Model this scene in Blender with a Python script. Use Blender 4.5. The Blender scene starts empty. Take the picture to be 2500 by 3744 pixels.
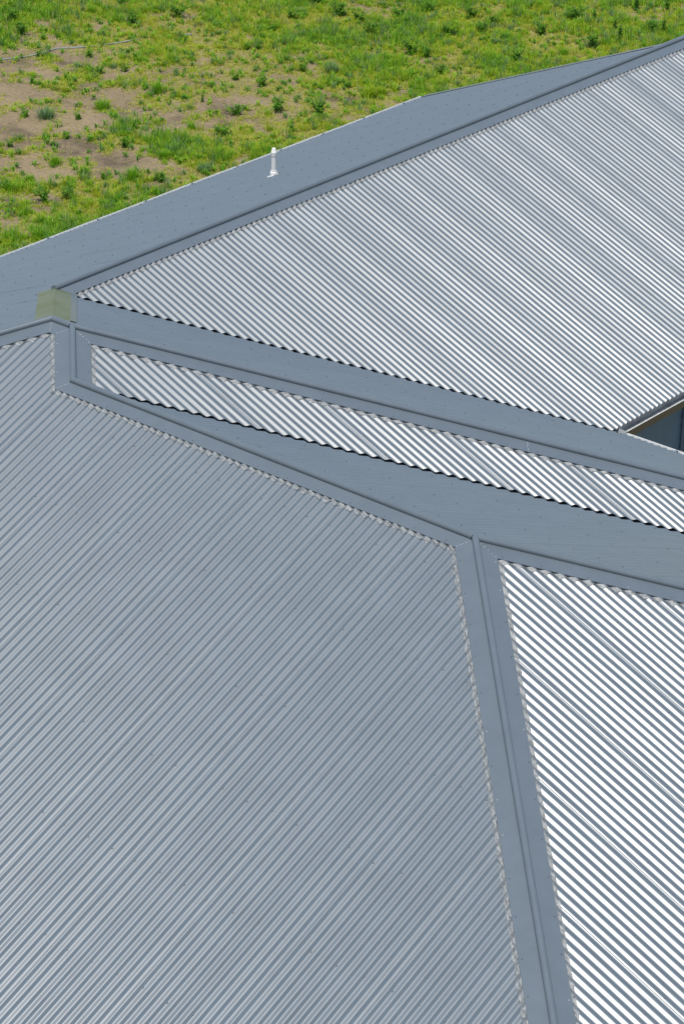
import bpy, bmesh, math, random
import numpy as np
from mathutils import Matrix, Vector
random.seed(4)
RNG = np.random.default_rng(11)
SC = bpy.context.scene
COL = SC.collection

# ------------------------------------------------------------------ camera
CAM_R = ((0.7657266712309694, 0.6429017189486528, 0.0184403020150509),
         (-0.3049894931124598, 0.3377158968629948, 0.8904658230931874),
         (-0.5662544251981998, 0.6874775289265028, -0.4546763389099612))   # right, up, forward
CAM_C = (16.1438191755269, -15.677813929985403, 9.65289558920861)
cd = bpy.data.cameras.new('camera')
cam = bpy.data.objects.new('camera', cd)
COL.objects.link(cam)
r_, u_, f_ = CAM_R
cam.matrix_world = Matrix(((r_[0], u_[0], -f_[0], CAM_C[0]), (r_[1], u_[1], -f_[1], CAM_C[1]),
                           (r_[2], u_[2], -f_[2], CAM_C[2]), (0, 0, 0, 1)))
cd.sensor_fit = 'HORIZONTAL'
cd.sensor_width = 36
cd.lens = 150.769
cd.clip_start = 0.5
cd.clip_end = 3000
SC.camera = cam

# ------------------------------------------------------------------ sky, sun, exposure
SUN_EL = math.radians(70.3)
SUN_AZ = math.radians(-61)          # angle of the direction towards the sun, from +x towards +y
w = bpy.data.worlds.new('World')
SC.world = w
w.use_nodes = True
nt = w.node_tree
sky = nt.nodes.new('ShaderNodeTexSky')
sky.sky_type = 'NISHITA'
sky.sun_disc = False
sky.sun_elevation = SUN_EL
sky.sun_rotation = math.pi/2 - SUN_AZ
sky.air_density = 1.0
sky.dust_density = 1.2
nt.links.new(sky.outputs[0], nt.nodes['Background'].inputs[0])
nt.nodes['Background'].inputs[1].default_value = 0.135
sd = bpy.data.lights.new('sun', 'SUN')
sd.energy = 3.2
sd.angle = math.radians(0.53)
sd.color = (1.0, 0.96, 0.89)
sun = bpy.data.objects.new('sun', sd)
COL.objects.link(sun)
sdir = Vector((math.cos(SUN_EL)*math.cos(SUN_AZ), math.cos(SUN_EL)*math.sin(SUN_AZ), math.sin(SUN_EL)))
sun.rotation_euler = sdir.to_track_quat('Z', 'Y').to_euler()
sun.location = sdir*60
SC.view_settings.view_transform = 'Standard'
SC.view_settings.look = 'None'
SC.view_settings.gamma = 1
SC.view_settings.use_curve_mapping = False
SC.view_settings.exposure = 0.5

# ------------------------------------------------------------------ helpers
def tag(o, label=None, cat=None, group=None, kind=None):
    if label: o['label'] = label
    if cat: o['category'] = cat
    if group: o['group'] = group
    if kind: o['kind'] = kind
    return o

def link(name, me, mats, parent=None, smooth=False):
    o = bpy.data.objects.new(name, me)
    COL.objects.link(o)
    for m in (mats if isinstance(mats, (list, tuple)) else [mats]):
        me.materials.append(m)
    if parent: o.parent = parent
    if smooth: me.polygons.foreach_set('use_smooth', [True]*len(me.polygons))
    return o

def empty(name, loc=(0, 0, 0)):
    o = bpy.data.objects.new(name, None)
    o.location = loc
    COL.objects.link(o)
    return o

class MB:
    """collects verts / faces, one mesh at the end"""
    def __init__(s): s.v = []; s.f = []; s.m = []
    def add(s, vs, fs, m=0):
        b = len(s.v); s.v += [tuple(p) for p in vs]
        for f in fs: s.f.append(tuple(b+i for i in f)); s.m.append(m)
    def box(s, x0, y0, z0, x1, y1, z1, m=0):
        v = [(x, y, z) for z in (z0, z1) for y in (y0, y1) for x in (x0, x1)]
        s.add(v, [(0, 2, 3, 1), (4, 5, 7, 6), (0, 1, 5, 4), (2, 6, 7, 3), (0, 4, 6, 2), (1, 3, 7, 5)], m)
    def grid(s, P, m=0):
        n, k = P.shape[:2]
        b = len(s.v); s.v += [tuple(p) for p in P.reshape(-1, 3)]
        for i in range(n-1):
            for j in range(k-1):
                a = b+i*k+j
                s.f.append((a, a+1, a+k+1, a+k)); s.m.append(m)
    def lathe(s, prof, c, n=24, m=0, ax=None):
        b = len(s.v)
        for r, z in prof:
            for i in range(n):
                t = 2*math.pi*i/n
                s.v.append((c[0]+r*math.cos(t), c[1]+r*math.sin(t), c[2]+z))
        for j in range(len(prof)-1):
            for i in range(n):
                a = b+j*n+i; a2 = b+j*n+(i+1) % n
                s.f.append((a, a2, a2+n, a+n)); s.m.append(m)
    def dome(s, c, r, h, nrm=(0, 0, 1), m=0, n=8):
        q = Vector(nrm).to_track_quat('Z', 'Y')
        vs = []
        for rr, hh in ((1, 0), (0.95, .45), (.6, .85)):
            for i in range(n):
                t = 2*math.pi*i/n
                vs.append(Vector(c)+q @ Vector((r*rr*math.cos(t), r*rr*math.sin(t), h*hh)))
        vs.append(Vector(c)+q @ Vector((0, 0, h)))
        fs = []
        for j in range(2):
            for i in range(n): fs.append((j*n+i, j*n+(i+1) % n, j*n+n+(i+1) % n, j*n+n+i))
        for i in range(n): fs.append((2*n+i, 2*n+(i+1) % n, 3*n))
        s.add(vs, fs, m)
    def build(s, name, mats, parent=None, smooth=False):
        me = bpy.data.meshes.new(name)
        me.from_pydata(s.v, [], s.f)
        o = link(name, me, mats, parent, smooth)
        if any(s.m): me.polygons.foreach_set('material_index', s.m)
        me.update()
        return o

def auto_smooth(o, deg=35):
    me = o.data
    bm = bmesh.new(); bm.from_mesh(me)
    lim = math.radians(deg)
    for f in bm.faces: f.smooth = True
    for e in bm.edges:
        if len(e.link_faces) == 2: e.smooth = e.calc_face_angle(0) < lim
    bm.to_mesh(me); bm.free()

# ------------------------------------------------------------------ materials
def mat(name, col, rough=.5, spec=.5, metal=0., noise=0., nscale=8., bump=0., bscale=60., col2=None, rvar=0., stretch=None):
    m = bpy.data.materials.new(name); m.use_nodes = True
    n = m.node_tree.nodes; L = m.node_tree.links
    b = n['Principled BSDF']
    b.inputs['Roughness'].default_value = rough
    b.inputs['Specular IOR Level'].default_value = spec
    b.inputs['Metallic'].default_value = metal
    b.inputs['Base Color'].default_value = (*col, 1)
    tc = n.new('ShaderNodeTexCoord')
    src = tc.outputs['Object']
    if stretch:
        mp = n.new('ShaderNodeMapping'); mp.inputs['Scale'].default_value = stretch
        L.new(src, mp.inputs[0]); src = mp.outputs[0]
    if noise or col2:
        t = n.new('ShaderNodeTexNoise'); t.inputs['Scale'].default_value = nscale; t.inputs['Detail'].default_value = 6
        t.inputs['Roughness'].default_value = .65
        L.new(src, t.inputs['Vector'])
        r = n.new('ShaderNodeValToRGB')
        r.color_ramp.elements[0].position = .35; r.color_ramp.elements[1].position = .68
        a = col if col2 else tuple(c*(1-noise) for c in col)
        c2 = col2 if col2 else tuple(min(1, c*(1+noise)) for c in col)
        r.color_ramp.elements[0].color = (*a, 1); r.color_ramp.elements[1].color = (*c2, 1)
        L.new(t.outputs[0], r.inputs[0]); L.new(r.outputs[0], b.inputs['Base Color'])
        if rvar:
            mr = n.new('ShaderNodeMapRange')
            mr.inputs[3].default_value = rough-rvar; mr.inputs[4].default_value = rough+rvar
            L.new(t.outputs[0], mr.inputs[0]); L.new(mr.outputs[0], b.inputs['Roughness'])
    if bump:
        t2 = n.new('ShaderNodeTexNoise'); t2.inputs['Scale'].default_value = bscale; t2.inputs['Detail'].default_value = 3
        L.new(tc.outputs['Object'], t2.inputs['Vector'])
        bp = n.new('ShaderNodeBump'); bp.inputs['Strength'].default_value = bump; bp.inputs['Distance'].default_value = .004
        L.new(t2.outputs[0], bp.inputs['Height']); L.new(bp.outputs[0], b.inputs['Normal'])
    return m

STEEL = (.101, .124, .140)
M_sheet = mat('painted_steel_sheet', STEEL, .35, .64, noise=.05, nscale=3.0, rvar=.02, bump=.06, bscale=9)
M_cap = mat('painted_steel_flashing', (.097, .118, .134), .34, .55, noise=.05, nscale=5, bump=.05, bscale=14)
M_screw = mat('screw_paint', (.062, .077, .092), .4, .4)
M_screw_pale = mat('screw_paint_pale', (.085, .105, .120), .4, .4)
M_rivet = mat('sealant', (.25, .265, .275), .5)
M_zinc = mat('soft_zinc', (.085, .094, .097), .5, .5, col2=(.190, .206, .210), nscale=30, bump=.3, bscale=55)
M_olive = mat('olive_mottled_flashing', (.085, .104, .045), .5, .4, col2=(.125, .142, .098), nscale=2.2, bump=.25, bscale=7)  # olive, mottled with a paler grey-green
M_gutter = mat('gutter_paint', (.62, .64, .63), .35, noise=.06, nscale=6)
M_gutter_in = mat('gutter_shade_grey', (.34, .34, .32), .45, noise=.25, nscale=9)  # gutter back and bottom: shade below the sheets put into the grey
M_brown = mat('gutter_brown', (.085, .066, .055), .5, noise=.1)
M_strap = mat('gutter_strap_steel', (.14, .16, .18), .4)
M_timber = mat('fascia_timber', (.20, .135, .085), .6, noise=.2, nscale=12)
M_wall = mat('wall_paint', (.125, .18, .235), .6, .3, noise=.06, nscale=3)
M_trim = mat('trim_paint', (.72, .73, .72), .45)
M_dark = mat('valley_steel', (.10, .105, .11), .5, noise=.2, nscale=10)
M_pvc = mat('white_pvc', (.60, .59, .55), .35, .5, noise=.03, nscale=10)
M_boot = mat('boot_flashing', (.60, .62, .62), .35, .5, metal=.2, noise=.15, nscale=40)

# ------------------------------------------------------------------ roof geometry (metres, main peak at the origin)
T = 0.4126
B, A_, C_, D_ = 1.578, 0.244, 0.4778, 4.9102
ZE = -2.1975
PITCH, SHEET, AMP = 0.0762, 0.762, 0.0097
YG, YCAP = 11.93, 12.08
XF = ZE/T                      # far eave, -5.326
XE = -ZE/T-2*B                 # near eave of the back wing
YB = ZE/T                      # front eave
X2 = D_+(-ZE/T)-C_             # right eave
Y4 = -ZE/T-2*C_
X3 = A_-ZE/T
Y5 = -ZE/T
OV = .03
GV = .145                       # clear width of the open valleys
gv = GV*math.sqrt(2)
J1 = (0, 0); J2 = (A_, 0); K = (-B, B); L_ = (A_+C_, -C_); M_ = (D_, -C_)
# slope: downhill dir, z0 so that z = z0 - T*(p.D), lap phase, polygon
SL = {
    'front': dict(D=(0, -1), z0=0, lap=2.187, poly=[J1, J2, L_, M_, (D_+(-YB-C_)+OV, YB-OV), (YB-OV, YB-OV)]),
    'right': dict(D=(1, 0), z0=-T*C_+T*D_, lap=-.440, poly=[M_, (X2+OV, Y4+OV), (X2+OV, YB-OV)]),
    'step': dict(D=(1, 0), z0=T*A_, lap=.561, poly=[J2, L_, (X3+OV, Y4+OV), (X3+OV, Y5+OV)]),
    'rear': dict(D=(0, 1), z0=-2*T*C_, lap=1.1, poly=[(L_[0]+gv, L_[1]), M_, (X2+OV, Y4+OV), (X3+gv, Y4+OV), (X3+gv-OV, Y4)]),
    'link': dict(D=(0, 1), z0=0, lap=.3, poly=[J1, J2, (X3+OV, Y5+OV), (XE+gv, Y5+OV), (K[0]+gv, K[1]), K]),
    'wing_near': dict(D=(1, 0), z0=-2*T*B, lap=6.668, poly=[K, (XE+.03, Y5+.03), (XE+.03, YG), (-B, YG)]),
    'wing_far': dict(D=(-1, 0), z0=0, lap=.41, poly=[J1, K, (-B, YG), (XF-OV, YG), (XF-OV, XF-OV)]),
}
for i, s in enumerate(SL.values()):
    D = s['D']; s['W'] = (abs(D[1]), abs(D[0])); s['seed'] = i*37
def plane_z(s, x, y): return s['z0']-T*(x*s['D'][0]+y*s['D'][1])
def hsh(k, a):
    v = np.sin(np.asarray(k)*12.9898+a*78.233)*43758.5453
    return (v-np.floor(v))*2-1
def corr_h(s, wv, sv, k=None):
    """height of the corrugated surface over the mean plane; wv across, sv downhill"""
    wv = np.asarray(wv, float); sv = np.asarray(sv, float)
    if k is None: k = np.floor((wv-s['lap'])/SHEET)
    u = wv-s['lap']-k*SHEET
    n = np.round(u/PITCH)
    sd_ = s['seed']
    amp = AMP*(1+.055*hsh(k*11+n, sd_+1)-.05*np.cos(2*math.pi*u/SHEET))
    h = amp*(np.cos(2*math.pi*u/PITCH)+.04*np.cos(6*math.pi*u/PITCH))
    # each sheet sits a little differently, and twists a little along its length
    tw = .0013*hsh(k, sd_+2)+.0013*np.sin(sv*(1.3+.4*hsh(k, sd_+3))+6*hsh(k, sd_+4))
    h = h+tw*(u-.5*SHEET)
    h = h+.0007*np.sin(sv*4.1+k*2.3+n*1.7)
    return h
def surf(s, x, y):
    wv = x*s['W'][0]+y*s['W'][1]; sv = x*s['D'][0]+y*s['D'][1]
    return plane_z(s, x, y)+corr_h(s, wv, sv)

def span(poly, D, W, wv):
    out = []
    n = len(poly)
    for i in range(n):
        a, b = poly[i], poly[(i+1) % n]
        wa, wb = a[0]*W[0]+a[1]*W[1], b[0]*W[0]+b[1]*W[1]
        sa, sb = a[0]*D[0]+a[1]*D[1], b[0]*D[0]+b[1]*D[1]
        if abs(wa-wb) < 1e-9: continue
        f = (wv-wa)/(wb-wa)
        if -1e-6 <= f <= 1+1e-6: out.append(sa+(sb-sa)*f)
    return (min(out), max(out)) if len(out) >= 2 else None

house = empty('house', (2.0, 1.5, -4.7))
tag(house, 'house under a stepped hipped roof of blue-grey corrugated steel sheets', 'house')
HOFF = Vector((-2.0, -1.5, 4.7))
def adopt(o, parent):
    """parts are modelled in world space; their parent is the house empty or one of its parts"""
    o.parent = parent
    if parent is house: o.location = HOFF
    return o

def build_slope(key):
    s = SL[key]; D, W = s['D'], s['W']; poly = s['poly']
    ws = [p[0]*W[0]+p[1]*W[1] for p in poly]
    w0, w1 = min(ws), max(ws)
    k0, k1 = math.floor((w0-s['lap'])/SHEET), math.floor((w1-s['lap'])/SHEET)
    mb = MB(); NS = 12
    for k in range(k0, k1+1):
        us = np.arange(0, 10*NS+(10 if key in ('right', 'step') else 5))/NS*PITCH          # ten ribs plus the lapped part of an eleventh
        wv = s['lap']+k*SHEET+us
        ok = (wv > w0+1e-4) & (wv < w1-1e-4)
        if ok.sum() < 2: continue
        us = us[ok]; wv = wv[ok]
        sp = [span(poly, D, W, q) for q in wv]
        if any(q is None for q in sp):
            keep = [i for i, q in enumerate(sp) if q]
            us, wv, sp = us[keep], wv[keep], [sp[i] for i in keep]
            if len(us) < 2: continue
        sp = np.array(sp)
        L = (sp[:, 1]-sp[:, 0]).max()
        rows = max(3, int(L/.45)+1)
        f = np.linspace(0, 1, rows)[None, :]
        sv = sp[:, :1]+(sp[:, 1:]-sp[:, :1])*f
        wg = np.repeat(wv[:, None], rows, 1)
        kk = np.full_like(wg, k)
        h = corr_h(s, wg, sv, kk)
        ug = wg-s['lap']-k*SHEET
        lift = np.clip((ug-SHEET+.012)/(.030 if key in ('front', 'wing_far') else .022), 0, 1)*.0022
        over = ug > SHEET                      # lapped rib follows the next sheet
        if over.any():
            h = np.where(over, corr_h(s, wg, sv, kk+1), h)
        h = h+lift
        x = wg*W[0]+sv*D[0]; y = wg*W[1]+sv*D[1]
        z = plane_z(s, x, y)+h
        G = np.stack([x, y, z], -1)
        if ug[-1, 0] > SHEET+.01:              # the lapped edge is curled down on to the next sheet
            e = G[-1].copy(); e[:, 0] += W[0]*.004; e[:, 1] += W[1]*.004; e[:, 2] -= .0062
            e2 = G[-1].copy(); e2[:, 0] += W[0]*.0005; e2[:, 1] += W[1]*.0005; e2[:, 2] -= .0004
            G = np.concatenate([G, e2[None], e[None]], 0)
        mb.grid(G)
    nf = len(mb.f)
    # screws on the crests along the battens
    nv = Vector((D[0]*T, D[1]*T, 1)).normalized()
    smin = min(p[0]*D[0]+p[1]*D[1] for p in poly); smax = max(p[0]*D[0]+p[1]*D[1] for p in poly)
    rng = random.Random(s['seed'])
    row = 0
    sv = smax-.10
    while sv > smin:
        n0 = math.ceil((w0-s['lap'])/PITCH); n1 = math.floor((w1-s['lap'])/PITCH)
        for n in range(n0, n1+1):
            if (n+row) % 3: continue
            wv = s['lap']+n*PITCH+rng.uniform(-.004, .004)
            q = span(poly, D, W, wv)
            if not q: continue
            ss = sv+rng.uniform(-.012, .012)
            if q[0]+.12 < ss < q[1]-.03:
                x = wv*W[0]+ss*D[0]; y = wv*W[1]+ss*D[1]
                z = float(surf(s, x, y))
                mb.dome((x, y, z-.0005), .0092 if key in ('wing_far', 'link', 'rear') else .0075, .0065, nv, 1, 6)
        row += 1; sv -= .74
    o = mb.build('roof_slope', [M_sheet, M_screw if key in ('wing_far', 'link', 'rear') else M_screw_pale])
    sm = np.zeros(len(mb.f), bool); sm[:] = True
    o.data.polygons.foreach_set('use_smooth', sm)
    # sheets read downhill or uphill: make every face look up
    bm = bmesh.new(); bm.from_mesh(o.data)
    for f in bm.faces:
        f.normal_update()
        if f.normal.z < 0: f.normal_flip()
    bm.to_mesh(o.data); bm.free()
    return adopt(o, house)
slope_obj = {k: build_slope(k) for k in SL}

# ------------------------------------------------------------------ ridge and hip caps
S2 = 1/math.sqrt(2)
CAPS = {  # A, B, side slopes, kind
    'hip_jl': dict(A=J1, B=(YB-OV, YB-OV), sides=('front', 'wing_far'), name='hip_cap'),
    'ridge_top': dict(A=J1, B=J2, sides=('front', 'link'), name='ridge_cap'),
    'olive': dict(A=J1, B=K, sides=('wing_far', 'link'), name='broken_hip_cap', flat=True),
    'ridge_wing': dict(A=K, B=(-B, YCAP), sides=('wing_near', 'wing_far'), name='ridge_cap'),
    'hip_step': dict(A=J2, B=L_, sides=('front', 'step'), name='hip_cap'),
    'hip_link': dict(A=J2, B=(X3+OV, Y5+OV), sides=('step', 'link'), name='hip_cap'),
    'ridge_front': dict(A=L_, B=M_, sides=('front', 'rear'), name='ridge_cap'),
    'hip_front': dict(A=M_, B=(D_+(-YB-C_)+OV, YB-OV), sides=('front', 'right'), name='hip_cap'),
    'hip_rear': dict(A=M_, B=(X2+OV, Y4+OV), sides=('right', 'rear'), name='hip_cap'),
}
for c in CAPS.values():
    a, b = np.array(c['A'], float), np.array(c['B'], float)
    c['a'], c['b'] = a, b; c['len'] = np.linalg.norm(b-a); c['u'] = (b-a)/c['len']
    diag = abs(c['u'][0]*c['u'][1]) > .1
    c['q'] = .152 if diag else .124
    c['nrm'] = []
    for sname in c['sides']:
        s = SL[sname]; n = np.array((-c['u'][1], c['u'][0]))
        if n @ np.array(s['D']) < 0: n = -n
        c['nrm'].append(n)
def mitre(ck, side, P):
    """shift along the cap at its flange edge so that it meets its neighbour on the same slope"""
    c = CAPS[ck]; sname = c['sides'][side]
    P = np.array(P, float)
    for ok, o in CAPS.items():
        if ok == ck or sname not in o['sides']: continue
        for end in ('a', 'b'):
            if np.linalg.norm(o[end]-P) < 1e-6:
                n2 = o['nrm'][o['sides'].index(sname)]
                p1 = P+c['nrm'][side]*c['q']; p2 = P+n2*o['q']
                Mx = np.array([c['u'], -o['u']]).T
                t = np.linalg.solve(Mx, p2-p1)
                return float(t[0]), True
    return 0., False

FL = AMP*1.1+.004       # flange sits on the crests
def build_cap(ck):
    c = CAPS[ck]; a, u, Ln, q = c['a'], c['u'], c['len'], c['q']
    zapex = lambda P: plane_z(SL[c['sides'][0]], P[0], P[1])
    flat = c.get('flat')
    # half profile: (distance, kind)   'f' follows the slope, otherwise a height over the apex line
    if flat: half = [(q, 'f'), (q*.6, 'f'), (.05, 'f'), (.02, 'f'), (.006, .010), (0, .012)]
    else: half = [(q, 'f'), (q*.75, 'f'), (.05, 'f'), (.0285, 'f'), (.0215, .003), (.0255, .014), (.0265, .023), (.0235, .034),
                  (.0165, .0425), (.0085, .0475), (0, .049)]
    prof = [(d, k, 0) for d, k in half]+[(d, k, 1) for d, k in half[-2::-1]]
    m = {}
    for side in (0, 1):
        m[side] = (mitre(ck, side, c['A']), mitre(ck, side, c['B']))
    n = max(2, int(Ln/.25))
    P = np.zeros((len(prof), n+1, 3))
    for i, (d, k, side) in enumerate(prof):
        s = SL[c['sides'][side]]
        ta = m[side][0][0]*d/q; tb = m[side][1][0]*d/q
        for j in range(n+1):
            t = ta+(Ln+tb-ta)*j/n
            p = a+u*t+c['nrm'][side]*d
            if k == 'f': z = plane_z(s, *p)+FL+(.006 if flat else 0)
            else: z = zapex(a+u*t)+FL+k-(.022*T if not flat else 0)
            wob = .0006*math.sin(t*3.1+i)+.0004*math.sin(t*7.7+2*i)
            P[i, j] = (p[0], p[1], z+wob)
    mb = MB(); mb.grid(P)
    if not flat:                                   # closed ends of the bead
        for j in (0, n):
            ring = [P[i, j] for i, (d, k, sd) in enumerate(prof) if k != 'f']
            mb.add(ring, [tuple(range(len(ring)))])
    # down-turned flange edges
    for i in (0, len(prof)-1):
        e = P[i].copy(); e2 = e.copy(); e2[:, 2] -= .014 if flat else .006
        mb.grid(np.stack([e, e2], 0))
    # sealed fixings along the mitres and screws along the flanges
    rng = random.Random(hash(ck) % 1000 if False else sum(map(ord, ck)))
    for side in (0, 1):
        s = SL[c['sides'][side]]; nv = Vector((s['D'][0]*T, s['D'][1]*T, 1)).normalized()
        for end in (0, 1):
            if m[side][end][1] and ck in ('ridge_top', 'hip_step', 'ridge_front', 'hip_rear', 'hip_link'):
                for i in range(6):
                    f = (i+.7+rng.uniform(-.2, .2))/6.4
                    d = q*f; t = (0 if end == 0 else Ln)+m[side][end][0]*f
                    p = a+u*t+c['nrm'][side]*d
                    if d > .035: mb.dome((p[0], p[1], plane_z(s, *p)+FL-.001), rng.uniform(.004, .0065), .003, nv, 2, 6)
        step = .11 if flat else .32; t = .18
        while t < Ln-.1:
            p = a+u*(t+rng.uniform(-.03, .03))+c['nrm'][side]*(q-.022)
            mb.dome((p[0], p[1], plane_z(s, *p)+FL-.001), .0062, .006, nv, 1 if rng.random() < .85 else 2, 6)
            t += step
        if ck == 'hip_link':                       # sealed joint between two lengths of cap
            for i in range(7):
                d = .035+(q-.04)*i/6.; t = 3.92+rng.uniform(-.006, .006)
                p = a+u*t+c['nrm'][side]*d
                mb.dome((p[0], p[1], plane_z(s, *p)+FL-.001), rng.uniform(.0045, .007), .004, nv, 2, 6)
    o = mb.build(c['name'], [M_olive if flat else M_cap, M_screw, M_rivet])
    auto_smooth(o, 50)
    adopt(o, house)
    # soft zinc edges dressed down into the ribs
    if not flat:
        for side in (0, 1):
            s = SL[c['sides'][side]]
            ta, oka = m[side][0]; tb, okb = m[side][1]
            n = max(4, int((Ln+tb-ta)/.0075))
            R = 7
            G = np.zeros((R, n+1, 3))
            t0, t1 = ta*1.0, Ln+tb
            j = np.arange(n+1)
            tt = t0+(t1-t0)*j/n
            sc = .034+.004*np.sin(tt*2*math.pi/.11+side)+.003*np.sin(tt*31+1)
            ph = sum(map(ord, ck))
            for r in range(R):
                f = r/(R-1)
                dd = q-.016+f*(sc+.016)
                # ends follow the mitre
                e0 = ta*dd/q if oka else 0; e1 = tb*dd/q if okb else 0
                tq = e0+(Ln+e1-e0)*j/n
                x = a[0]+u[0]*tq+c['nrm'][side][0]*dd; y = a[1]+u[1]*tq+c['nrm'][side][1]*dd
                z = surf(s, x, y)+.0035+.0016*np.sin(tq*61+r*1.9+ph)+.0013*np.sin(tq*143+r*3.1)+.0012*np.sin(tq*37-r*2.2)
                zf = plane_z(s, x, y)+FL-.004
                z = np.minimum(z, np.where(dd <= q, zf, 1e9))
                G[r] = np.stack([x, y, z], -1)
            e = MB(); e.grid(G)
            eo = e.build('soft_edge', M_zinc, o)
            auto_smooth(eo, 40)
    return o
cap_obj = {k: build_cap(k) for k in CAPS}
cap_obj['olive']['label'] = 'olive mottled flat cap over the short broken hip'

# thin flashing strip lying on the link slope just below the olive cap
mb = MB()
n_ = np.array((S2, S2)); u_k = np.array((-S2, S2))
for (d0, d1, zo, mi) in ((.150, .205, .003, 0), (.205, .2085, .005, 0)):
    P = np.zeros((2, 24, 3))
    for r, d in enumerate((d0, d1)):
        for j in range(24):
            p = u_k*(.20+j*(1.95/23)) + n_*d
            P[r, j] = (p[0], p[1], plane_z(SL['link'], *p)+FL+zo)
    mb.grid(P)
adopt(mb.build('side_flashing', M_cap), house)

# ------------------------------------------------------------------ open valleys
def valley(p0, p1, sup, slow):
    """dark trough under the meeting line; sup = slope whose sheets overhang, slow = the other"""
    mb = MB(); p0 = np.array(p0, float); p1 = np.array(p1, float)
    n = np.array((-S2, S2))                      # towards the overhanging slope
    n_seg = 12
    P = np.zeros((4, n_seg+1, 3))
    for j in range(n_seg+1):
        p = p0+(p1-p0)*j/n_seg
        for r, d in enumerate((.30, .02, -.02, -.30)):
            q = p+n*d+np.array((S2, S2))*abs(d)*1.05*(1-j/n_seg)
            s = SL[sup] if d > 0 else SL[slow]
            z = plane_z(s, *q)-.042 - (.012 if abs(d) < .1 else 0)
            P[r, j] = (q[0], q[1], z)
    mb.grid(P)
    adopt(mb.build('valley_gutter', M_dark), house)
valley(K, (XE-.02, Y5-.02), 'wing_near', 'link')
valley(L_, (X3-.02, Y4-.02), 'step', 'rear')

# ------------------------------------------------------------------ gutters, fascias, walls
OUT = [(XF, YB), (X2, YB), (X2, Y4), (X3, Y4), (X3, Y5), (XE, Y5), (XE, YG), (XF, YG)]   # eaves outline, anticlockwise
def gutter(a, b, straps=False, trim0=0, trim1=0):
    a = np.array(a, float); b = np.array(b, float)
    u = (b-a)/np.linalg.norm(b-a); n = np.array((u[1], -u[0]))        # outwards
    a = a+u*trim0; b = b-u*trim1
    prof = [(-.02, -.030), (-.02, -.112), (.102, -.116), (.116, -.037), (.118, -.035), (.120, -.037), (.120, -.041),
            (.112, -.125), (-.026, -.120), (-.026, -.030)]
    k = max(2, int(np.linalg.norm(b-a)/.5))
    P = np.zeros((len(prof)+1, k+1, 3))
    for i, (d, z) in enumerate(prof+prof[:1]):
        for j in range(k+1):
            p = a+(b-a)*j/k+n*d
            P[i, j] = (p[0], p[1], ZE+z+.002*math.sin(j*1.7)*(d > .09))
    mb = MB()
    for i in range(len(prof)):
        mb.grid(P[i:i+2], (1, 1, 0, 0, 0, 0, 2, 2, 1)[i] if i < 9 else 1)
    for p in (a, b):                                                  # end caps
        mb.add([(p[0]+n[0]*d, p[1]+n[1]*d, ZE+z) for d, z in ((-.02, -.03), (-.02, -.112), (.102, -.116), (.116, -.037))], [(0, 1, 2, 3)])
    o = adopt(mb.build('gutter', [M_gutter, M_gutter_in, M_brown]), house)
    auto_smooth(o, 30)
    if straps:
        L = np.linalg.norm(b-a); t = .77
        first = 5.26-YB
        off = first % .7905
        t = L-off if u[1] < 0 else off
        ts = np.arange(off, L, .7905)
        for tt in ts:
            p = np.array((a[0], YB))+np.array((0, 1))*tt if abs(u[1]) > .5 else a+u*tt
            p = p+0*n
            s = MB()
            w_ = np.array((abs(u[0]), abs(u[1])))*.014
            Q = np.zeros((2, 6, 3))
            for j, (d, z) in enumerate(((-.018, -.034), (.03, -.040), (.110, -.034), (.1125, -.048), (.105, -.10), (.101, -.113))):
                for r, sg in enumerate((-1, 1)):
                    c = p+n*d+w_*sg
                    Q[r, j] = (c[0], c[1], ZE+z+.003)
            s.grid(Q)
            s.build('gutter_strap', M_strap, o)
    return o
N = len(OUT)
for i in range(N):
    a, b = OUT[i], OUT[(i+1) % N]
    if i == N-2: continue                        # gable end: no gutter
    gutter(a, b, straps=(i in (4, 5, N-1)), trim0=.14 if i in (3, 5) else 0, trim1=.14 if i in (2, 4) else 0)
# fascia boards behind the gutters
for i in range(N):
    a = np.array(OUT[i], float); b = np.array(OUT[(i+1) % N], float)
    if i == N-2: continue
    u = (b-a)/np.linalg.norm(b-a); n = np.array((u[1], -u[0]))
    mb = MB()
    e0 = -.045; e1 = -.075
    v = []
    for z in (ZE-.05, ZE-.235):
        for d in (e0, e1):
            for p in (a+u*.03, b-u*.03): v.append((*(p+n*d), z))
    mb.add(v, [(0, 1, 5, 4), (2, 6, 7, 3), (4, 5, 7, 6), (0, 2, 3, 1), (0, 4, 6, 2), (1, 3, 7, 5)])
    adopt(mb.build('fascia', M_timber), house)
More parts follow.
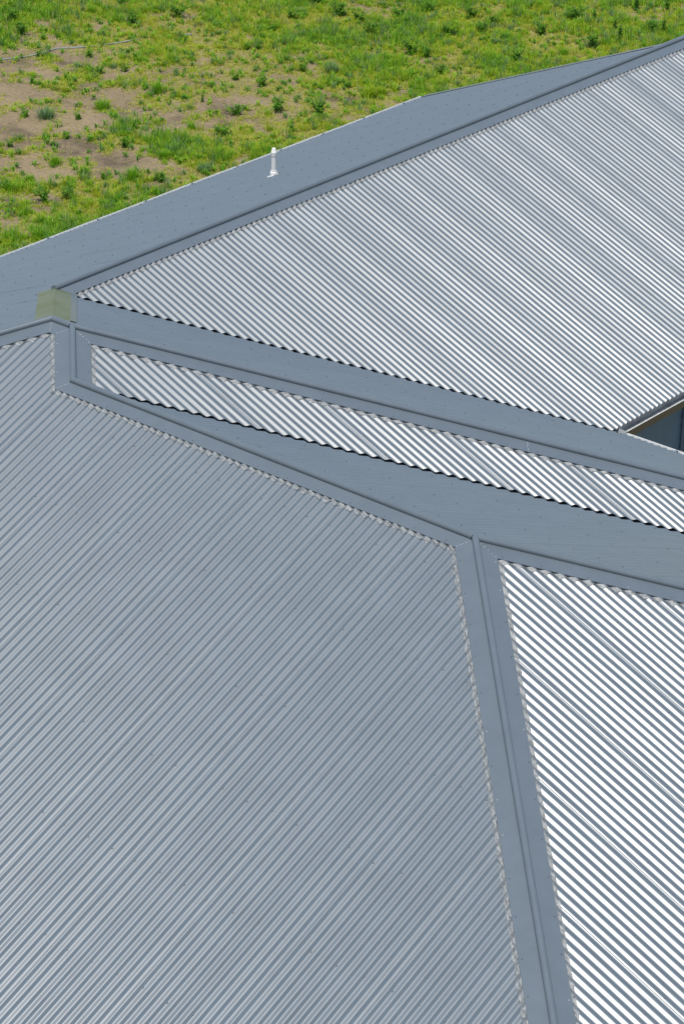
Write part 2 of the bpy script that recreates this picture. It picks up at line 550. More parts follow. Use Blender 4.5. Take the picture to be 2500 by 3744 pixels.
# weatherboard walls
INS = .46; ZG = -4.7
IN = [(XF+INS, YB+INS), (X2-INS, YB+INS), (X2-INS, Y4-INS), (X3-INS, Y4-INS), (X3-INS, Y5-INS), (XE-INS, Y5-INS), (XE-INS, YG-.12), (XF+INS, YG-.12)]
for i in range(N):
    a = np.array(IN[i], float); b = np.array(IN[(i+1) % N], float)
    u = (b-a)/np.linalg.norm(b-a); n = np.array((u[1], -u[0]))
    mb = MB(); z = ZG-.05
    ztop = ZE-.06+INS*T*0
    while z < ztop-.01:
        z2 = min(z+.118, ztop)
        v = [(*(a+n*.014), z), (*(b+n*.014), z), (*(a+n*.001), z2), (*(b+n*.001), z2), (*a, z), (*b, z)]
        mb.add(v, [(0, 1, 3, 2), (4, 5, 1, 0)])
        z = z2
    if i == N-2:                                 # gable triangle
        for k in range(8):
            zz0 = ztop+k*.2; zz1 = zz0+.2
            def xat(zz):                          # half width under the rafters
                h = max(0., (-T*B-.05-zz)/T); return (-B-h, -B+h)
            l0, r0 = xat(zz0); l1, r1 = xat(zz1)
            l0 = max(l0, XF+INS); r0 = min(r0, XE-INS); l1 = max(l1, XF+INS); r1 = min(r1, XE-INS)
            y = YG-.12
            mb.add([(l0, y+.014, zz0), (r0, y+.014, zz0), (r1, y+.001, zz1), (l1, y+.001, zz1)], [(0, 1, 2, 3)])
    wo = adopt(mb.build('wall', M_wall), house)
    # soffit
    m2 = MB(); ao = np.array(OUT[i], float); bo = np.array(OUT[(i+1) % N], float)
    zs = ZE-.20
    m2.add([(*a, zs), (*b, zs), (*(bo-u*0+n*-.05), zs), (*(ao+n*-.05), zs)], [(0, 1, 2, 3)])
    if i != N-2: adopt(m2.build('soffit', M_trim), house)
# white corner trim / downpipe on the courtyard wall
xw = XE-INS
mb = MB()
mb.box(xw+.018, 7.35, ZG, xw+.075, 7.45, ZE-.21)
for z in (-2.75, -3.6, -4.4): mb.box(xw+.016, 7.335, z, xw+.079, 7.465, z+.03)
adopt(mb.build('downpipe', mat('downpipe_paint', (.40, .47, .53), .45)), house)
# barge flashing on the gable end
for sgn, x1 in ((1, XE+.03), (-1, XF-OV)):
    mb = MB(); k = 8
    P = np.zeros((4, k+1, 3))
    for j in range(k+1):
        x = -B+(x1+B)*j/k
        z = -T*B-T*abs(x+B)
        for r, (dy, dz) in enumerate(((-.13, .0135), (.012, .0135), (.014, .010), (.014, -.16))):
            P[r, j] = (x, YG+dy, z+dz)
    mb.grid(P)
    adopt(mb.build('barge_flashing', M_cap), house)

# ------------------------------------------------------------------ vent pipe on the far slope
vx, vy = -3.495, 6.856
vz = plane_z(SL['wing_far'], vx, vy)
VR, VH = 1.25, 1.14                          # pipe girth and height
mv = lambda prof: [(r*VR, z*VH) for r, z in prof]
mb = MB()
mb.lathe(mv([(.0215, -.05), (.0215, .0), (.0215, .215)]), (vx, vy, vz), 24)
vp = mb.build('vent_pipe', M_pvc); adopt(vp, house); auto_smooth(vp, 40)
mb = MB()
mb.lathe(mv([(.0, .2045), (.0245, .2045), (.0252, .208), (.0252, .236), (.0262, .2365), (.0262, .245), (.0240, .247),
          (.0155, .281), (.0105, .287), (0, .2875)]), (vx, vy, vz), 24)
for i in range(12):                              # ribs of the cowl
    t = 2*math.pi*i/12
    c_, s_ = math.cos(t), math.sin(t)
    px, py = -s_*.0016, c_*.0016
    q = [((.0255*c_+px), (.0255*s_+py), .246), ((.0255*c_-px), (.0255*s_-py), .246), ((.0168*c_-px), (.0168*s_-py), .281), ((.0168*c_+px), (.0168*s_+py), .281)]
    mb.add([(vx+a*VR, vy+b*VR, vz+z*VH) for a, b, z in q], [(0, 1, 2, 3)])
co = mb.build('vent_cowl', M_pvc, vp); auto_smooth(co, 40)
mb = MB()
mb.lathe(mv([(.0216, .062), (.0255, .0615), (.0262, .056), (.0262, .047), (.030, .045), (.0330, .040), (.0335, .030), (.0325, .010), (.034, -.02)]), (vx, vy, vz), 24)
bo = mb.build('pipe_collar', M_pvc, vp); auto_smooth(bo, 40)
mb = MB()
R_ = 9; G = np.zeros((R_, 29, 3))
s = SL['wing_far']
for r in range(R_):
    for j in range(29):
        du = (r/(R_-1)-.5)*.105; dv = (j/28-.5)*.125
        cu = .9+.1*math.cos(j*2.1+r)
        x = vx+du*cu; y = vy+dv
        G[r, j] = (x, y, float(surf(s, x, y))+.004+.0015*math.sin(j*1.3+r*2))
mb.grid(G)
fo = mb.build('boot_flashing', M_boot, vp); auto_smooth(fo, 60)

# ------------------------------------------------------------------ field
GZ = -4.7
F_PX = 10470.07
def to_px(P):
    """where a ground point falls in the photograph (2500 x 3744); used to lay out the bare soil, as on a plan"""
    d = np.asarray(P, float)-np.array(CAM_C)
    q = d @ np.array(CAM_R).T
    return 1250+F_PX*q[..., 0]/q[..., 2], 1872-F_PX*q[..., 1]/q[..., 2]
def ground_at(px, py, z=GZ):
    d = np.array(CAM_R).T @ np.array(((px-1250)/F_PX, -(py-1872)/F_PX, 1.0))
    t = (z-CAM_C[2])/d[2]
    return CAM_C[0]+d[0]*t, CAM_C[1]+d[1]*t
# cover plan, 16 columns x 13 rows of 156 x 75: 0 bare soil, 9 thick growth
COVER = ["9988999899999987", "7688888889999998", "4588776488888998", "4534543588999999", "3423433567799999",
         "2335543456789999", "5377655556678999", "3342667889999999", "2356774788999999", "6678668899999999",
         "9888799999999999", "9889999999999999", "7778999999999999"]
COVER = np.array([[int(c) for c in r] for r in COVER], float)/9
# 0 olive-yellow turf, 9 rich green
GREEN = ["8854334565644555", "6532225767544666", "5312224655444566", "3221222455454566", "3212112344565555",
         "2233342344556555", "4265423333456666", "3344644566567777", "3244435767777777", "4446665577777777",
         "8777755777777777", "9887666777777777", "7665777777777777"]
GREEN = np.array([[int(c) for c in r] for r in GREEN], float)/9
def bil(Mt, px, py):
    gx = np.clip(px/156.25-.5, 0, 14.999); gy = np.clip(py/75-.5, 0, 11.999)
    i = gy.astype(int); j = gx.astype(int); fy = gy-i; fx = gx-j
    return Mt[i, j]*(1-fy)*(1-fx)+Mt[i, j+1]*(1-fy)*fx+Mt[i+1, j]*fy*(1-fx)+Mt[i+1, j+1]*fy*fx
# smooth value noise
NOI = RNG.random((64, 64))
def vnoise(x, y, s):
    x = np.asarray(x)/s; y = np.asarray(y)/s
    i = np.floor(x).astype(int); j = np.floor(y).astype(int); fx = x-i; fy = y-j
    fx = fx*fx*(3-2*fx); fy = fy*fy*(3-2*fy)
    g = lambda a, b: NOI[a % 64, b % 64]
    return g(i, j)*(1-fx)*(1-fy)+g(i+1, j)*fx*(1-fy)+g(i, j+1)*(1-fx)*fy+g(i+1, j+1)*fx*fy
def fbm(x, y, s): return .5*vnoise(x, y, s)+.3*vnoise(x+7.1, y+3.3, s*.47)+.2*vnoise(x+2.9, y+9.7, s*.22)
def ground_z(x, y): return GZ+.10*(fbm(x, y, 1.6)-.5)+.03*(vnoise(x, y, .25)-.5)
def cover(x, y):
    px, py = to_px(np.stack([x, y, np.full_like(x, GZ)], -1))
    c = bil(COVER, px, py)
    return .13+.84*c+(fbm(x, y, .9)-.5)*1.5+(vnoise(x, y, .25)-.5)*.8+(vnoise(x+5, y, .1)-.5)*.4
def greenness(x, y):
    px, py = to_px(np.stack([x, y, np.full_like(x, GZ)], -1))
    return np.clip(bil(GREEN, px, py)+(fbm(x+40, y+11, .6)-.5)*1.8, 0, 1)

# one ground sheet, fine near the house and reaching the horizon
def axis(lo, hi, step, far):
    core = list(np.arange(lo, hi+1e-6, step)); g = step; a = hi; up = []
    while a < far: g *= 1.35; a += g; up.append(a)
    g = step; a = lo; dn = []
    while a > -far: g *= 1.35; a -= g; dn.append(a)
    return np.array(dn[::-1]+core+up)
gx = axis(-21, -5, .07, 700); gy = axis(2, 30, .07, 700)
X, Y = np.meshgrid(gx, gy, indexing='ij')
Z = ground_z(X, Y)
nx, ny = X.shape
me = bpy.data.meshes.new('ground')
vid = np.arange(nx*ny).reshape(nx, ny)
quads = np.stack([vid[:-1, :-1], vid[1:, :-1], vid[1:, 1:], vid[:-1, 1:]], -1).reshape(-1, 4)
def np_mesh(me, V, loops, starts, totals):
    me.vertices.add(len(V)); me.vertices.foreach_set('co', np.ascontiguousarray(V, np.float32).ravel())
    me.loops.add(len(loops)); me.loops.foreach_set('vertex_index', np.ascontiguousarray(loops, np.int32).ravel())
    me.polygons.add(len(starts)); me.polygons.foreach_set('loop_start', np.asarray(starts, np.int32))
    me.polygons.foreach_set('loop_total', np.asarray(totals, np.int32))
    me.update(calc_edges=True)
np_mesh(me, np.stack([X, Y, Z], -1).reshape(-1, 3), quads.ravel(), np.arange(len(quads))*4, np.full(len(quads), 4))
ca_ = me.attributes.new('cover', 'FLOAT', 'POINT')      # moss and seedlings between the blades
cv = np.clip((cover(X.ravel(), Y.ravel())-.42)/.5, 0, 1)*.7
ca_.data.foreach_set('value', cv.astype(np.float32))
m = bpy.data.materials.new('soil'); m.use_nodes = True
n = m.node_tree.nodes; L = m.node_tree.links; bs = n['Principled BSDF']
bs.inputs['Roughness'].default_value = .9; bs.inputs['Specular IOR Level'].default_value = .15
tc = n.new('ShaderNodeTexCoord')
def tex(scale, detail=8, rough=.6):
    t = n.new('ShaderNodeTexNoise'); t.inputs['Scale'].default_value = scale; t.inputs['Detail'].default_value = detail
    t.inputs['Roughness'].default_value = rough; L.new(tc.outputs['Object'], t.inputs['Vector']); return t
def ramp(src, stops):
    r = n.new('ShaderNodeValToRGB'); e = r.color_ramp.elements
    e[0].position, e[0].color = stops[0][0], (*stops[0][1], 1); e[1].position, e[1].color = stops[-1][0], (*stops[-1][1], 1)
    for p, c in stops[1:-1]:
        k = e.new(p); k.color = (*c, 1)
    L.new(src, r.inputs[0]); return r
t1 = tex(1.1); t2 = tex(16, 10, .7); t3 = tex(.5, 4)
r1 = ramp(t1.outputs[0], [(.33, (.095, .074, .048)), (.46, (.185, .142, .086)), (.62, (.225, .172, .104)), (.75, (.205, .165, .09))])
r2 = ramp(t2.outputs[0], [(.30, (.62, .60, .58)), (.5, (1, 1, 1)), (.72, (1.18, 1.16, 1.1))])
mx = n.new('ShaderNodeMix'); mx.data_type = 'RGBA'; mx.blend_type = 'MULTIPLY'; mx.inputs[0].default_value = 1
L.new(r1.outputs[0], mx.inputs[6]); L.new(r2.outputs[0], mx.inputs[7])
atc = n.new('ShaderNodeAttribute'); atc.attribute_name = 'cover'
mx2 = n.new('ShaderNodeMix'); mx2.data_type = 'RGBA'
L.new(atc.outputs['Fac'], mx2.inputs[0]); L.new(mx.outputs[2], mx2.inputs[6])
r3 = ramp(t2.outputs[0], [(.3, (.11, .12, .02)), (.7, (.26, .27, .04))])
L.new(r3.outputs[0], mx2.inputs[7])
L.new(mx2.outputs[2], bs.inputs['Base Color'])
bp = n.new('ShaderNodeBump'); bp.inputs['Strength'].default_value = .8; bp.inputs['Distance'].default_value = .02
L.new(t2.outputs[0], bp.inputs['Height']); L.new(bp.outputs[0], bs.inputs['Normal'])
go = link('ground', me, m, None, True)
tag(go, 'brown bare soil of the field beside the house', 'ground', kind='structure')

# leaf material: one colour per blade from an attribute, thin-leaf translucency
def leaf_mat(name, stops, transl=.35, rough=.55):
    m = bpy.data.materials.new(name); m.use_nodes = True
    n = m.node_tree.nodes; L = m.node_tree.links; b = n['Principled BSDF']
    at = n.new('ShaderNodeAttribute'); at.attribute_name = 'tone'
    r = n.new('ShaderNodeValToRGB'); e = r.color_ramp.elements
    e[0].position, e[0].color = stops[0][0], (*stops[0][1], 1); e[1].position, e[1].color = stops[-1][0], (*stops[-1][1], 1)
    for p, c in stops[1:-1]:
        k = e.new(p); k.color = (*c, 1)
    L.new(at.outputs['Fac'], r.inputs[0]); L.new(r.outputs[0], b.inputs['Base Color'])
    b.inputs['Roughness'].default_value = rough; b.inputs['Specular IOR Level'].default_value = .3
    tr = n.new('ShaderNodeBsdfTranslucent'); L.new(r.outputs[0], tr.inputs['Color'])
    mixs = n.new('ShaderNodeMixShader'); mixs.inputs[0].default_value = transl
    L.new(b.outputs[0], mixs.inputs[1]); L.new(tr.outputs[0], mixs.inputs[2])
    L.new(mixs.outputs[0], n['Material Output'].inputs['Surface'])
    return m
TONES = [(0, (.52, .44, .24)), (.12, (.46, .44, .11)), (.30, (.40, .43, .02)), (.5, (.29, .44, .016)), (.7, (.17, .38, .016)),
         (.85, (.07, .21, .016)), (1.0, (.20, .29, .14))]
M_grass = leaf_mat('grass_blades', TONES, .5)
M_weed = leaf_mat('weed_leaves', [(0, (.24, .42, .025)), (.4, (.16, .34, .022)), (.75, (.085, .22, .02)), (1, (.17, .25, .10))], .5)

def blades(bx, by, bz, h, wd, az, lean, tone):
    """5-vertex bent blades as arrays"""
    nb = len(bx)
    ca, sa = np.cos(az), np.sin(az)
    V = np.zeros((nb, 5, 3))
    for i, (f, wf) in enumerate(((0, 1), (0, 1), (.55, .8), (.55, .8), (1, 0))):
        sg = (-1, 1, -1, 1, 0)[i]
        out = lean*h*(f**1.7)
        V[:, i, 0] = bx+ca*out-sa*wd*.5*wf*sg
        V[:, i, 1] = by+sa*out+ca*wd*.5*wf*sg
        V[:, i, 2] = bz+h*f*np.sqrt(np.maximum(.15, 1-(lean*f*.8)**2))
    base = (np.arange(nb)*5)[:, None]
    loops = (base+np.array([0, 1, 3, 2, 2, 3, 4])).ravel()
    starts = (np.arange(nb)*7)[:, None]+np.array([0, 4]); totals = np.tile([4, 3], (nb, 1))
    return V.reshape(-1, 3), loops, starts.ravel(), totals.ravel(), np.repeat(tone, 5)

def scatter(n, x0=-20.5, x1=-6.2, y0=3.5, y1=28.5):
    """points over the strip of field the house looks on to, thinning out beyond the view"""
    x = RNG.uniform(x0, x1, n); y = RNG.uniform(y0, y1, n)
    px, py = to_px(np.stack([x, y, np.full(n, GZ)], -1))
    # behind the roof nothing can be seen from anywhere near: keep a margin past the eave
    lim = 940-px*.378
    inside = (px > -350) & (px < 2850) & (py > -160) & (py < np.maximum(lim, 150)+150)
    keep = inside | (RNG.random(n) < .10)
    return x[keep], y[keep]

parts = []
# turf: short fine blades in little tufts
tx, ty = scatter(150000)
c = cover(tx, ty); ok = c > RNG.uniform(.20, .82, len(tx)); tx, ty, c = tx[ok], ty[ok], c[ok]
g = greenness(tx, ty)
k = 9
bx = np.repeat(tx, k)+RNG.normal(0, .020, len(tx)*k); by = np.repeat(ty, k)+RNG.normal(0, .020, len(tx)*k)
gg = np.repeat(g, k); cc = np.repeat(c, k)
h = RNG.uniform(.030, .085, len(bx))*(.65+.6*np.clip(cc, 0, 1.3))*(.5+.9*gg)
tuft = np.repeat(RNG.normal(0, .10, len(tx)), k)
tone = np.clip(.17+.50*gg+tuft+RNG.normal(0, .06, len(bx)), 0.02, .86)
dry = RNG.random(len(bx)) < .03; tone[dry] = RNG.uniform(0, .14, dry.sum())
parts.append(blades(bx, by, ground_z(bx, by)-.005, h, RNG.uniform(.006, .011, len(bx)), RNG.uniform(0, 2*math.pi, len(bx)), RNG.uniform(.4, 1.25, len(bx)), tone))
# thin dry grass straying over the open soil
bx, by = scatter(60000)
c = cover(bx, by); ok = (c > RNG.uniform(-.35, .6, len(bx))) & (c < .8); bx, by = bx[ok], by[ok]
parts.append(blades(bx, by, ground_z(bx, by)-.003, RNG.uniform(.025, .07, len(bx)), RNG.uniform(.005, .010, len(bx)), RNG.uniform(0, 6.283, len(bx)), RNG.uniform(.6, 1.25, len(bx)), RNG.choice([.10, .16, .22, .30, .38], len(bx))+RNG.normal(0, .03, len(bx))))
# taller tufts
tx, ty = scatter(17000)
c = cover(tx, ty); ok = c+.7*(greenness(tx, ty)-.45) > RNG.uniform(.42, .95, len(tx)); tx, ty, c = tx[ok], ty[ok], c[ok]
g = greenness(tx, ty); sz = RNG.uniform(.5, 1.25, len(tx))*(.7+.5*g); k = 26
ang = RNG.uniform(0, 2*math.pi, len(tx)*k); rr = np.abs(RNG.normal(0, .035, len(tx)*k))*np.repeat(sz, k)
bx = np.repeat(tx, k)+np.cos(ang)*rr; by = np.repeat(ty, k)+np.sin(ang)*rr
h = np.repeat(sz, k)*RNG.uniform(.08, .21, len(bx)); gg = np.repeat(g, k)
kind = np.repeat(RNG.choice([0, .0, .0, .45], len(tx)), k)       # some tufts are blue-grey
tone = np.clip(.28+.50*gg+np.repeat(RNG.normal(0, .15, len(tx)), k)+RNG.normal(0, .05, len(bx)), .05, .84)
tone = np.where(kind > .1, RNG.uniform(.88, 1, len(bx)), tone)
dry = RNG.random(len(bx)) < .04; tone[dry] = RNG.uniform(0, .15, dry.sum())
parts.append(blades(bx, by, ground_z(bx, by)-.005, h, RNG.uniform(.005, .010, len(bx)), ang+RNG.normal(0, .5, len(bx)), RNG.uniform(.15, .75, len(bx)), tone))
# small leafy ground weeds
tx, ty = scatter(9000)
c = cover(tx, ty); ok = c > RNG.uniform(.12, .75, len(tx)); tx, ty = tx[ok], ty[ok]
k = 16; ang = RNG.uniform(0, 2*math.pi, len(tx)*k); rr = np.abs(RNG.normal(0, .028, len(tx)*k))
bx = np.repeat(tx, k)+np.cos(ang)*rr; by = np.repeat(ty, k)+np.sin(ang)*rr
tone = np.clip(np.repeat(RNG.uniform(.55, .88, len(tx)), k)+RNG.normal(0, .04, len(bx)), 0, 1)
parts.append(blades(bx, by, ground_z(bx, by)+RNG.uniform(0, .05, len(bx)), RNG.uniform(.03, .06, len(bx)), RNG.uniform(.014, .026, len(bx)), ang, RNG.uniform(.5, 1.1, len(bx)), tone))
# bleached seed stalks
tx, ty = scatter(1500)
c = cover(tx, ty); ok = c > .45; bx, by = tx[ok], ty[ok]
parts.append(blades(bx, by, ground_z(bx, by), RNG.uniform(.15, .36, len(bx)), RNG.uniform(.003, .006, len(bx)), RNG.uniform(0, 6.28, len(bx)), RNG.uniform(.1, .7, len(bx)), RNG.uniform(0, .28, len(bx))))
vo = lo = 0; Vs, Ls, Ss, Ts, To = [], [], [], [], []
for V, l, s_, t_, tn in parts:
    Vs.append(V); Ls.append(l+vo); Ss.append(s_+lo); Ts.append(t_); To.append(tn); vo += len(V); lo += len(l)
me = bpy.data.meshes.new('grass')
np_mesh(me, np.concatenate(Vs), np.concatenate(Ls), np.concatenate(Ss), np.concatenate(Ts))
at = me.attributes.new('tone', 'FLOAT', 'POINT'); at.data.foreach_set('value', np.concatenate(To).astype(np.float32))
gr = link('grass', me, M_grass)
tag(gr, 'patchy grass and low weeds over the brown soil of the field', 'grass', kind='stuff')

# soil crumbs and pebbles
cx, cy = scatter(2600); mb_v = []; mb_f = []
for x, y in zip(cx, cy):
    r = float(RNG.uniform(.004, .016)); z = float(ground_z(np.array(x), np.array(y)))
    b = len(mb_v); a0 = random.random()*6
    for i in range(5):
        t = a0+i*1.2566; q = r*random.uniform(.7, 1.2); mb_v.append((x+q*math.cos(t), y+q*math.sin(t), z-.002))
    for i in range(5):
        t = a0+i*1.2566+.3; q = r*random.uniform(.4, .8); mb_v.append((x+q*math.cos(t), y+q*math.sin(t), z+r*random.uniform(.6, 1)))
    for i in range(5): mb_f.append((b+i, b+(i+1) % 5, b+5+(i+1) % 5, b+5+i))
    mb_f.append(tuple(b+5+i for i in range(5)))
me = bpy.data.meshes.new('soil_crumbs'); me.from_pydata(mb_v, [], mb_f)
tag(link('soil_crumbs', me, mat('crumb', (.10, .07, .045), .9, .2, col2=(.26, .20, .14), nscale=7)), 'loose soil crumbs and pebbles on the field', 'soil crumbs', kind='stuff')

# ---- weeds one can point at
def weed_mesh(seed, h, spread, nst, lw, tall=False, tb=.5):
    """leafy weed: stems with leaves along them"""
    r = np.random.default_rng(seed); Vs = []; Fs = []; To = []
    def face(ps, t):
        b = len(Vs); Vs.extend(ps); Fs.append(tuple(range(b, b+len(ps)))); To.extend([t]*len(ps))
    for s in range(nst):
        az = r.uniform(0, 6.283); ln = h*r.uniform(.55, 1.0); le = spread*r.uniform(.2, 1.0)*(.35 if tall else 1)
        pts = []
        for i in range(7):
            f = i/6; pts.append(np.array((math.cos(az)*le*h*f**1.3+r.normal(0, .004), math.sin(az)*le*h*f**1.3+r.normal(0, .004), ln*f*(1-.25*le*f))))
        for i in range(6):
            d = np.array((-math.sin(az), math.cos(az), 0))*.0025; e = np.array((math.cos(az), math.sin(az), 0))*.0025
            face([pts[i]-d, pts[i]+d, pts[i+1]+d*.7, pts[i+1]-d*.7], .35)
            face([pts[i]-e, pts[i]+e, pts[i+1]+e*.7, pts[i+1]-e*.7], .35)
        nl = int(r.integers(13, 20)) if not tall else int(r.integers(20, 30))
        for i in range(nl):
            f = r.uniform(.12, 1.0); q = f*6; j = min(5, int(q)); p = pts[j]+(pts[j+1]-pts[j])*(q-j)
            la = r.uniform(0, 6.283); el = r.uniform(-.35, .75); L_f = lw*r.uniform(.6, 1.25)*(1.25-.55*f); wv = L_f*r.uniform(.34, .52)
            d = np.array((math.cos(la)*math.cos(el), math.sin(la)*math.cos(el), math.sin(el)))
            sd_ = np.cross(d, (0, 0, 1)); sd_ /= np.linalg.norm(sd_)+1e-9
            sd_ = sd_*math.cos(.5*r.normal())+np.cross(d, sd_)*math.sin(.5*r.normal())
            up = np.cross(sd_, d)*L_f*.10
            t = float(np.clip(tb+r.normal(0, .16), 0, 1))
            face([p, p+d*L_f*.45+sd_*wv*.5+up, p+d*L_f-up*.6, p+d*L_f*.5], t)
            face([p, p+d*L_f*.5, p+d*L_f-up*.6, p+d*L_f*.45-sd_*wv*.5+up], t)
    me = bpy.data.meshes.new('leafy_weed')
    me.from_pydata([tuple(map(float, v)) for v in Vs], [], Fs)
    a = me.attributes.new('tone', 'FLOAT', 'POINT'); a.data.foreach_set('value', np.array(To, np.float32))
    me.materials.append(M_weed)
    return me
def tuft_mesh(seed, h, n_, tb, spread=.5):
    r = np.random.default_rng(seed); ang = r.uniform(0, 6.283, n_); rr = np.abs(r.normal(0, .28*h, n_))
    V, l, s_, t_, tn = blades(np.cos(ang)*rr, np.sin(ang)*rr, np.zeros(n_), h*r.uniform(.45, 1, n_), r.uniform(.006, .011, n_),
                              ang+r.normal(0, .5, n_), r.uniform(.1, spread+.3, n_), np.clip(tb+r.normal(0, .06, n_), 0, 1))
    me = bpy.data.meshes.new('grass_tuft'); np_mesh(me, V, l, s_, t_)
    a = me.attributes.new('tone', 'FLOAT', 'POINT'); a.data.foreach_set('value', tn.astype(np.float32))
    me.materials.append(M_grass)
    return me
BUSH = [weed_mesh(s, .34, .75, 15, .075, tb=.62) for s in (1, 2, 3)]
SPRIG = [weed_mesh(s, .20, .55, 8, .06, tb=.5) for s in (11, 12, 13, 14)]
STALK = [weed_mesh(s, .42, .5, 9, .060, True, tb=.66) for s in (21, 22)]
TUFT = [tuft_mesh(s, .22, 230, .66) for s in (31, 32)]
GREY = [tuft_mesh(s, .22, 230, .95, .8) for s in (41,)]
LIME = [tuft_mesh(s, .20, 260, .47) for s in (51,)]
# kind, where in the field (by sight line), size, label or None for the look-alikes
WEEDS = [
 ('B', 45, 75, 1.25, 'big dark leafy weed at the far left end of the field'),
 ('B', 653, 60, 1.2, 'dark bushy weed among long grass, above the thin pale pipe'),
 ('B', 1239, 55, 1.2, 'broad dark weed patch below the yellow flowers, left half'),
 ('B', 1310, 75, 1.0, 'broad dark weed patch below the yellow flowers, right half'),
 ('B', 1351, 125, 1.3, 'wide leafy weed lying over short grass in the middle of the field'),
 ('S', 1106, 262, 1.25, 'dark leafy weed with a shaded base, left of a grey-green grass tuft on bare soil'),
 ('T', 1215, 262, 1.3, 'grey-green grass tuft standing alone on bare soil'),
 ('S', 953, 316, 1.35, 'compact dark weed alone on the bare soil above the white vent pipe'),
 ('B', 866, 418, .95, 'leafy weed patch beside bare soil, up and left of the vent pipe'),
 ('B', 1014, 410, 1.05, 'leafy weed patch up and right of the vent pipe'),
 ('L', 1350, 350, 1.45, 'bright yellow-green grass clump close to the far gutter'),
 ('L', 1395, 345, 1.25, 'smaller yellow-green grass clump nearest the end of the far gutter'),
 ('B', 1500, 195, 1.2, 'spreading leafy weed on the grass above the end of the gutter'),
 ('B', 1560, 210, .9, 'rounded leafy weed right of the spreading one above the gutter end'),
 ('K', 2266, 150, 1.15, 'tall dark weed rising just over the sloping roof edge'),
 ('K', 2250, 105, .9, 'thin tall weed behind the tall dark one at the roof edge'),
 ('B', 2163, 172, 1.2, 'large bushy weed touching the roof edge near the ridge'),
 ('B', 2105, 70, 1.35, 'large dark bush of weeds in the thick growth at the right'),
 ('K', 2174, 70, .75, 'upright dark weed right beside the large dark bush'),
 ('K', 2323, 40, 1.0, 'tall weed left of the bare soil patch in the upper right corner'),
 ('K', 2440, 40, 1.0, 'tall weed right of the bare soil patch in the upper right corner'),
 ('K', 2425, 118, .95, 'tall leafy weed nearest to the top of the ridge'),
 ('B', 1887, 225, .95, 'low dark weed close above the middle of the sloping roof edge'),
 ('G', 372, 392, 1.35, 'rich green grass clump on the left, between two bare patches'),
 ('T', 168, 432, 1.5, 'blue-green grass clump spread along the soil at the left'),
 ('G', 576, 335, 1.3, 'green grass clump above the tall stalk weed on bare soil'),
 ('K', 740, 372, .55, 'single upright stalk weed standing on bare soil'),
 ('S', 502, 226, 1.05, 'small bright weed alone on bare soil below the thin pipe'),
 ('B', 586, 665, .75, 'dark upright weed close to the gutter on the left'),
 ('G', 482, 655, 1.4, 'thick green tuft left of the dark upright weed by the gutter'),
 ('S', 453, 535, 1.3, 'dark rounded weed on the edge of the damp dark soil'),
 ('S', 666, 540, .9, 'small dark weed at the foot of tall pale stalks'),
 ('S', 189, 528, .7, 'tiny dark weed on the wide bare soil at the left'),
 ('S', 34, 535, .9, 'spiky weed on bare soil at the left edge'),
 ('S', 115, 305, .9, 'little upright weed on open soil at the left'),
 ('B', 253, 722, .95, 'leafy weed in thick grass at the lower left'),
 ('B', 161, 735, .9, 'dark leafy weed furthest down in the lower left grass'),
 ('T', 752, 625, 1.05, 'grey-green clump between the gutter and the vent pipe'),
 ('B', 1167, 425, 1.2, 'wide leafy patch over the gutter, right of the vent pipe'),
 ('B', 809, 487, .9, 'weed clump straight up from the vent pipe'),
]
PLAIN = [('S', 158, 143), ('B', 77, 122), ('B', 439, 18), ('B', 485, 80), ('G', 337, 45), ('S', 365, 270), ('S', 454, 262), ('S', 643, 273),
         ('S', 92, 430), ('S', 490, 466), ('S', 326, 210), ('S', 286, 430), ('S', 138, 203), ('S', 902, 183), ('S', 948, 183), ('S', 1004, 112),
         ('B', 1065, 70), ('S', 861, 288), ('S', 1269, 314), ('S', 1147, 320), ('B', 1565, 40), ('B', 1157, 12), ('S', 1065, 478), ('B', 1801, 85),
         ('B', 1944, 28), ('S', 2030, 170), ('B', 1611, 270), ('B', 1761, 120), ('B', 1640, 130), ('S', 1887, 270), ('S', 241, 505), ('S', 488, 465),
         ('G', 310, 640), ('G', 201, 605), ('S', 379, 650), ('S', 46, 750), ('B', 1460, 60), ('B', 1720, 60), ('B', 1840, 150), ('B', 1980, 120),
         ('G', 1700, 200), ('G', 1420, 220), ('B', 2380, 110), ('G', 2060, 200), ('G', 40, 700), ('G', 110, 660), ('B', 20, 690), ('G', 700, 470), ('G', 600, 580)]
PROTO = {'B': BUSH, 'S': SPRIG, 'K': STALK, 'G': TUFT, 'T': GREY, 'L': LIME}
NAME = {'B': 'leafy_weed', 'S': 'leafy_weed', 'K': 'stalk_weed', 'G': 'grass_tuft', 'T': 'grass_tuft', 'L': 'grass_tuft'}
CAT = {'B': 'weed', 'S': 'weed', 'K': 'weed', 'G': 'grass tuft', 'T': 'grass tuft', 'L': 'grass tuft'}
rw = random.Random(8)
def put(kd, px, py, sc, label, group=None):
    x, y = ground_at(px, py)
    o = bpy.data.objects.new(NAME[kd], rw.choice(PROTO[kd]))
    COL.objects.link(o)
    o.location = (x, y, float(ground_z(np.array(x), np.array(y)))-.005)
    o.rotation_euler = (rw.uniform(-.08, .08), rw.uniform(-.08, .08), rw.uniform(0, 6.28))
    s = .78*sc*rw.uniform(.95, 1.05); o.scale = (s, s, s*rw.uniform(.9, 1.1))
    tag(o, label, CAT[kd], group)
for kd, px, py, sc, lab in WEEDS: put(kd, px, py, sc, lab)
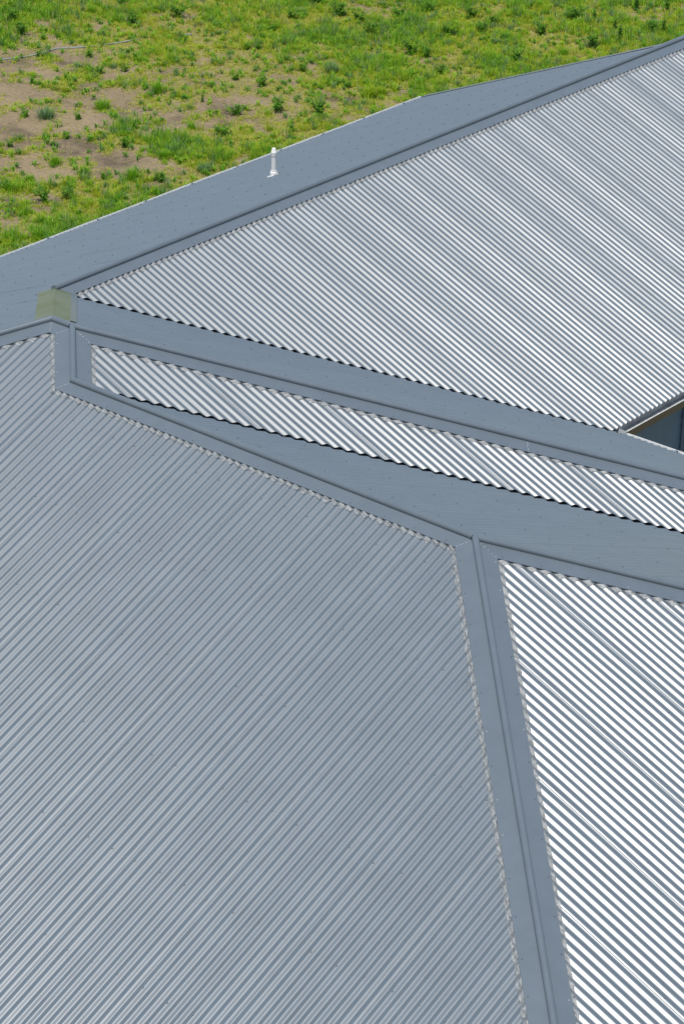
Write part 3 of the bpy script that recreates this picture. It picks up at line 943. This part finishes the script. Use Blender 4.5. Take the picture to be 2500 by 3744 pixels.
for kd, px, py in PLAIN:
    g_ = {'B': ('dark green bushy weed growing in the thick grass of the field', 'bushy weeds in the thick grass'),
          'S': ('small dark green sprig of weed dotted over the field', 'small sprigs of weed'),
          'G': ('green tuft of long grass among shorter turf in the field', 'green tufts of long grass')}[kd]
    put(kd, px, py, rw.uniform(.7, 1.1), *g_)

# thin pale pipe lying in the grass
pts = [(-60, 224), (20, 213), (110, 200), (175, 187), (205, 178), (250, 176), (285, 172), (350, 167), (420, 160), (445, 155), (545, 140), (570, 137), (645, 128), (700, 122)]
cu = bpy.data.curves.new('pipe', 'CURVE'); cu.dimensions = '3D'; sp = cu.splines.new('POLY'); sp.points.add(len(pts)-1)
for i, (a, b) in enumerate(pts):
    x, y = ground_at(a, b); sp.points[i].co = (x, y, float(ground_z(np.array(x), np.array(y)))+.016, 1)
cu.bevel_depth = .0085; cu.bevel_resolution = 3
tmp = bpy.data.objects.new('tmp', cu); COL.objects.link(tmp)
dg = bpy.context.evaluated_depsgraph_get(); pm = bpy.data.meshes.new_from_object(tmp.evaluated_get(dg))
bpy.data.objects.remove(tmp)
po = link('irrigation_pipe', pm, mat('pale_pipe', (.20, .26, .25), .5), None, True)
tag(po, 'thin pale pipe lying half hidden in the grass', 'pipe')

# yellow flowers at the far edge
fx, fy = ground_at(1405, 22); fz = float(ground_z(np.array(fx), np.array(fy)))
fl = empty('flowering_plant', (fx, fy, fz))
tag(fl, 'plant with two small yellow-orange flowers at the far edge of the field', 'flower')
M_petal = mat('petal', (.75, .42, .02), .5)
M_stem = mat('stem', (.06, .12, .02), .6)
for i, (dx, dy, hh) in enumerate(((-.012, .010, .17), (.035, .02, .145))):
    mb = MB(); mb.lathe([(.003, 0), (.0025, hh*.5), (.002, hh)], (dx, dy, 0), 6)
    st = mb.build('stem', M_stem, fl)
    mb = MB()
    for p in range(9):
        t = 2*math.pi*p/9; c_, s_ = math.cos(t), math.sin(t); r0 = .026
        mb.add([(dx, dy, hh), (dx+c_*r0*.6-s_*.008, dy+s_*r0*.6+c_*.008, hh+.006), (dx+c_*r0, dy+s_*r0, hh+.003), (dx+c_*r0*.6+s_*.008, dy+s_*r0*.6-c_*.008, hh+.006)], [(0, 1, 2, 3)])
    mb.dome((dx, dy, hh), .008, .007, m=0)
    mb.build('flower_head', M_petal, fl)
mb = MB(); r = random.Random(3)
for i in range(26):
    t = r.uniform(0, 6.28); l = r.uniform(.03, .06); zz = r.uniform(.01, .12); q = r.uniform(0, .03)
    x, y = q*math.cos(t), q*math.sin(t)
    mb.add([(x, y, zz), (x+l*.5*math.cos(t)-.008*math.sin(t), y+l*.5*math.sin(t)+.008*math.cos(t), zz+.012), (x+l*math.cos(t), y+l*math.sin(t), zz), (x+l*.5*math.cos(t)+.008*math.sin(t), y+l*.5*math.sin(t)-.008*math.cos(t), zz+.012)], [(0, 1, 2, 3)])
mb.build('foliage', M_stem, fl)
